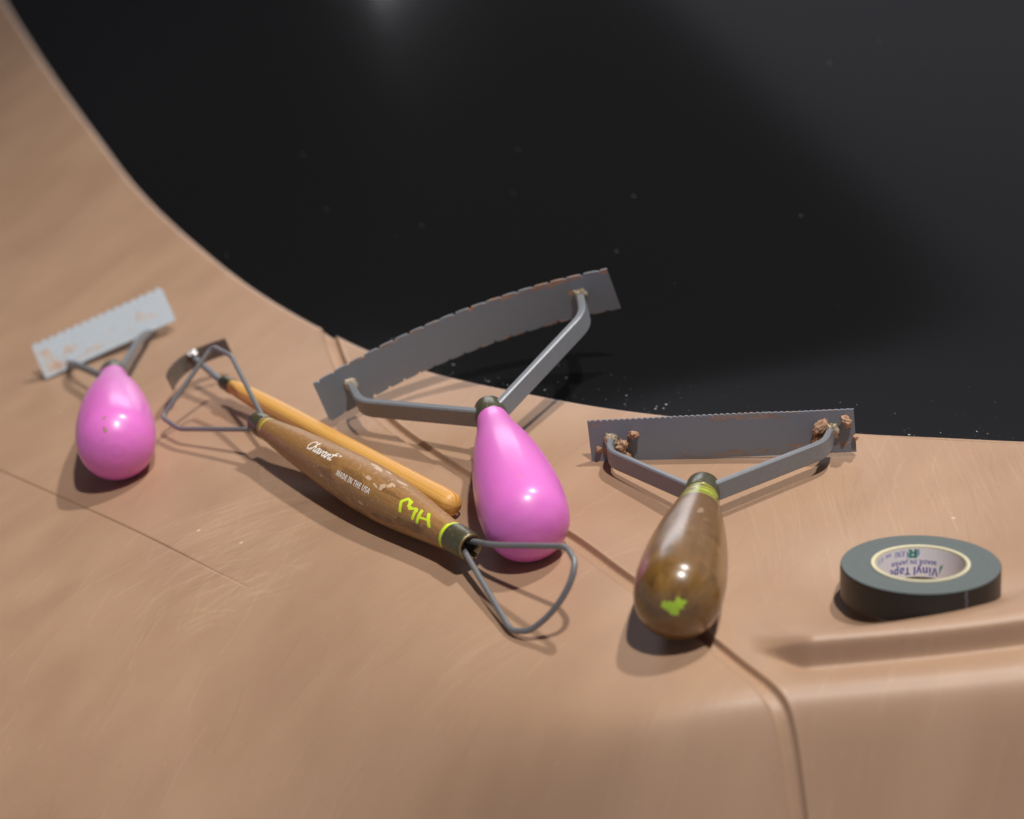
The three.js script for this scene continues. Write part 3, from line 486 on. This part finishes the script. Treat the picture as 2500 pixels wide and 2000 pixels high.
// ---------------------------------------------------------------- slim scraper with orange wooden handle
{
  const A = new THREE.Vector3(-0.1186, -0.0170, -0.0588), B = new THREE.Vector3(-0.0205, 0.0002, 0.0792), L = A.distanceTo(B);
  const Z = B.clone().sub(A).normalize(), X = new THREE.Vector3(0, 1, 0).cross(Z).normalize(), Y = Z.clone().cross(X);
  const g = new THREE.Group(); scene.add(g);
  tag(g, 'slim_scraper', 'slim orange wooden-handled scraper with small dark blade lying behind the brown loop tool', 'scraper');
  const foot = new THREE.Vector3(B.x, body(B.x, B.z), B.z); g.position.copy(foot);
  g.quaternion.setFromRotationMatrix(new THREE.Matrix4().makeBasis(X, Y, Z));
  const off = A.clone().sub(foot).applyQuaternion(g.quaternion.clone().invert());
  const add = (n, geo, mat, lb) => { const m = part(n, geo, mat, g, lb); m.position.copy(off); return m; };
  add('handle', revolve([[0.003, 0.0028], [0.012, 0.0034], [0.04, 0.0042], [0.09, 0.0043], [L - 0.02, 0.0046], [L - 0.006, 0.0047], [L - 0.0015, 0.0041], [L, 0.0026], [L + 0.0007, 0.0008], [L + 0.0008, 0]], 48, 80), M.orangeWood);
  add('ferrule', revolve([[-0.004, 0], [-0.004, 0.0026], [-0.0035, 0.003], [0.0035, 0.0033], [0.0038, 0.003], [0.0038, 0]], 32), M.ferrule);
  add('shank', rod(fillet([[0, 0, 0], [0, 0.0003, -0.010], [0.001, 0.0032, -0.0315]], 0.003), 0.0014, 10), M.steel);
  const bg = bladeGeo(0.032, () => 0.0036, () => -0.0036, (x) => 0.0105 * (x / 0.016) ** 2, 0.0011, 60).rotateX(-0.15).rotateY(0.12).rotateZ(0.26).translate(-0.002, 0.0012, -0.0335);
  add('blade', bg, bladeMat('#6d645d', ['#55504c', '#857468'], (c, w, h) => { for (let i = 0; i < 60; i++) blob(c, rr(0, w), rr(0, h), rr(10, 60), rr(6, 26), CL[i % 3], rr(0.1, 0.4), 0, 12); }, { metalness: 0.5, roughness: 0.45 }), 'small dark blade dusted with clay');
  add('weld', crumbs[1].clone().scale(0.0026, 0.0018, 0.0024).translate(0.0008, 0.0052, -0.0325), std({ color: rgb(0.75, 0.74, 0.72), metalness: 0.6, roughness: 0.25 }), 'bright solder blob');
}

// ---------------------------------------------------------------- roll of black vinyl tape
{
  const n = new THREE.Vector3(-0.045, 1, -0.147).normalize(), top = new THREE.Vector3(0.1311, 0.0187, 0.1511), Hh = 0.0103, R = 0.0254, r1 = 0.0158, r0 = 0.0139;
  const g = new THREE.Group(); scene.add(g);
  tag(g, 'tape_roll', 'roll of black vinyl tape with printed white core beside the clay lip', 'tape roll');
  g.position.copy(top).addScaledVector(n, -Hh);
  g.quaternion.setFromUnitVectors(new THREE.Vector3(0, 1, 0), n);
  const lath = (p, seg = 128) => new THREE.LatheGeometry(p.map((q) => new THREE.Vector2(...q)), seg);
  const side = canvas(512, 512, (c, w, h) => {
    c.fillStyle = '#5b6361'; c.fillRect(0, 0, w, h);
    for (let i = 0; i < 420; i++) stroke(c, [[0, rr(0, h)], [w, rr(0, h)]].map(([x, y], k, a) => [x, a[0][1]]), rr(0.5, 1.6), rnd() < 0.5 ? '#495150' : '#6d7573', rr(0.1, 0.35));
    for (let i = 0; i < 1400; i++) blob(c, rr(0, w), rr(0, h), rr(0.6, 2), rr(0.6, 2), rnd() < 0.5 ? '#3e484d' : '#7f8a90', rr(0.1, 0.35), 0, 6);
  });
  const roll = part('tape', lath([[r1, 0], [R - 0.0003, 0], [R, 0.0003], [R, Hh - 0.0003], [R - 0.0002, Hh - 0.00005]]), std({ color: rgb(0.012, 0.012, 0.013), roughness: 0.38 }), g, 'shiny black outer wrap');
  part('tape_side', lath([[R - 0.0002, Hh - 0.00005], [R - 0.0005, Hh], [r1, Hh]]), std({ map: side, roughness: 0.55 }), g, 'blue-grey layered side of the tape');
  part('core', lath([[r0, 0], [r1 - 0.00005, 0], [r1 - 0.00005, Hh + 0.0003], [r1 - 0.0003, Hh + 0.0004], [r0, Hh + 0.0003], [r0, 0]]), std({ color: rgb(0.68, 0.62, 0.42), roughness: 0.6 }), g, 'cream paper core');
  // printed paper inside the core; the print stands upside down in the photograph
  const print = canvas(2048, 256, (c, w, h) => {
    c.fillStyle = '#f0f1f8'; c.fillRect(0, 0, w, h);
    c.save(); c.translate(w, h); c.rotate(Math.PI);                     // upside down
    const B = '#2a39a6', G = '#1f8a7c', rep = w / 2;
    const wide = (str, font, x, y, width) => { c.font = font; c.save(); c.translate(x, y); c.scale(width / c.measureText(str).width, 1); c.fillText(str, 0, 0); c.restore(); };
    for (let k = -1; k < 3; k++) {
      const x = k * rep + 829;
      c.fillStyle = B; wide('Vinyl Tape', 'bold 96px sans-serif', x, 88, 400); wide('MADE IN JAPAN', 'bold 50px sans-serif', x + 10, 150, 370);
      wide('ENi', 'italic bold 64px serif', x + 252, 236, 90); wide('mul', 'italic bold 44px serif', x + 380, 236, 60); wide('S. N.', 'italic bold 60px serif', x + 470, 236, 100);
      c.fillStyle = G; c.fillRect(x + 160, 168, 26, 78); c.fillRect(x + 160, 168, 66, 20); c.fillRect(x + 204, 168, 22, 46); c.fillRect(x + 160, 204, 66, 14);
      c.beginPath(); c.moveTo(x + 188, 212); c.lineTo(x + 212, 212); c.lineTo(x + 234, 246); c.lineTo(x + 206, 246); c.fill();
      c.fillStyle = B; c.fillRect(x + 232, 172, 9, 56); c.fillRect(x + 146, 190, 9, 56);
      c.fillStyle = G; c.beginPath(); c.moveTo(x - 46, 128); c.lineTo(x - 8, 30); c.lineTo(x - 20, 118); c.fill();
    }
    c.restore();
  });
  const inner = new THREE.CylinderGeometry(r0 - 0.0001, r0 - 0.0001, Hh - 0.0002, 96, 1, true).translate(0, Hh / 2, 0).rotateY(INNER_TURN());
  { const uv = inner.attributes.uv; for (let i = 0; i < uv.count; i++) uv.setX(i, 1 - uv.getX(i)); const id = inner.index; for (let i = 0; i < id.count; i += 3) { const a = id.getX(i); id.setX(i, id.getX(i + 1)); id.setX(i + 1, a); } const nn = inner.attributes.normal; for (let i = 0; i < nn.count; i++) nn.setXYZ(i, -nn.getX(i), -nn.getY(i), -nn.getZ(i)); }
  part('printed_label', inner, std({ map: print, roughness: 0.45 }), g, 'white inner paper with upside-down blue lettering');
  // loose end of the tape: a second layer whose cut edge catches the light
  const a0 = 0.42, seg = 40, pos = [], idx = [];
  for (let i = 0; i <= seg; i++) { const a = a0 - i / seg * 2.2, rr2 = R + 0.00016; const jag = i === 0 ? 0.0003 : 0; for (const y of [0.0002, Hh * 0.33, Hh * 0.66, Hh - 0.0003]) pos.push(Math.sin(a + jag * 60 * Math.sin(y * 2000)) * rr2, y, Math.cos(a + jag * 60 * Math.sin(y * 2000)) * rr2); }
  for (let i = 0; i < seg; i++) for (let k = 0; k < 3; k++) { const a = i * 4 + k; idx.push(a, a + 4, a + 1, a + 1, a + 4, a + 5); }
  const eg = new THREE.BufferGeometry(); eg.setAttribute('position', new THREE.Float32BufferAttribute(pos, 3)); eg.setIndex(idx); eg.computeVertexNormals();
  part('tape_end', eg, roll.material, g);
  const cut = []; for (let i = 0; i < 12; i++) { const y = 0.0004 + (Hh - 0.0008) * i / 11, a = a0 + 0.012 * Math.sin(i * 1.9) - 0.03 * i / 11; cut.push([Math.sin(a) * (R + 0.0002), y, Math.cos(a) * (R + 0.0002)]); }
  part('cut_edge', rod(cut, 0.0003, 6), std({ color: rgb(0.16, 0.16, 0.18), roughness: 0.5 }), g, 'pale torn edge of the tape end');
}
function INNER_TURN() { return 0.0; }

renderer.render(scene, camera);
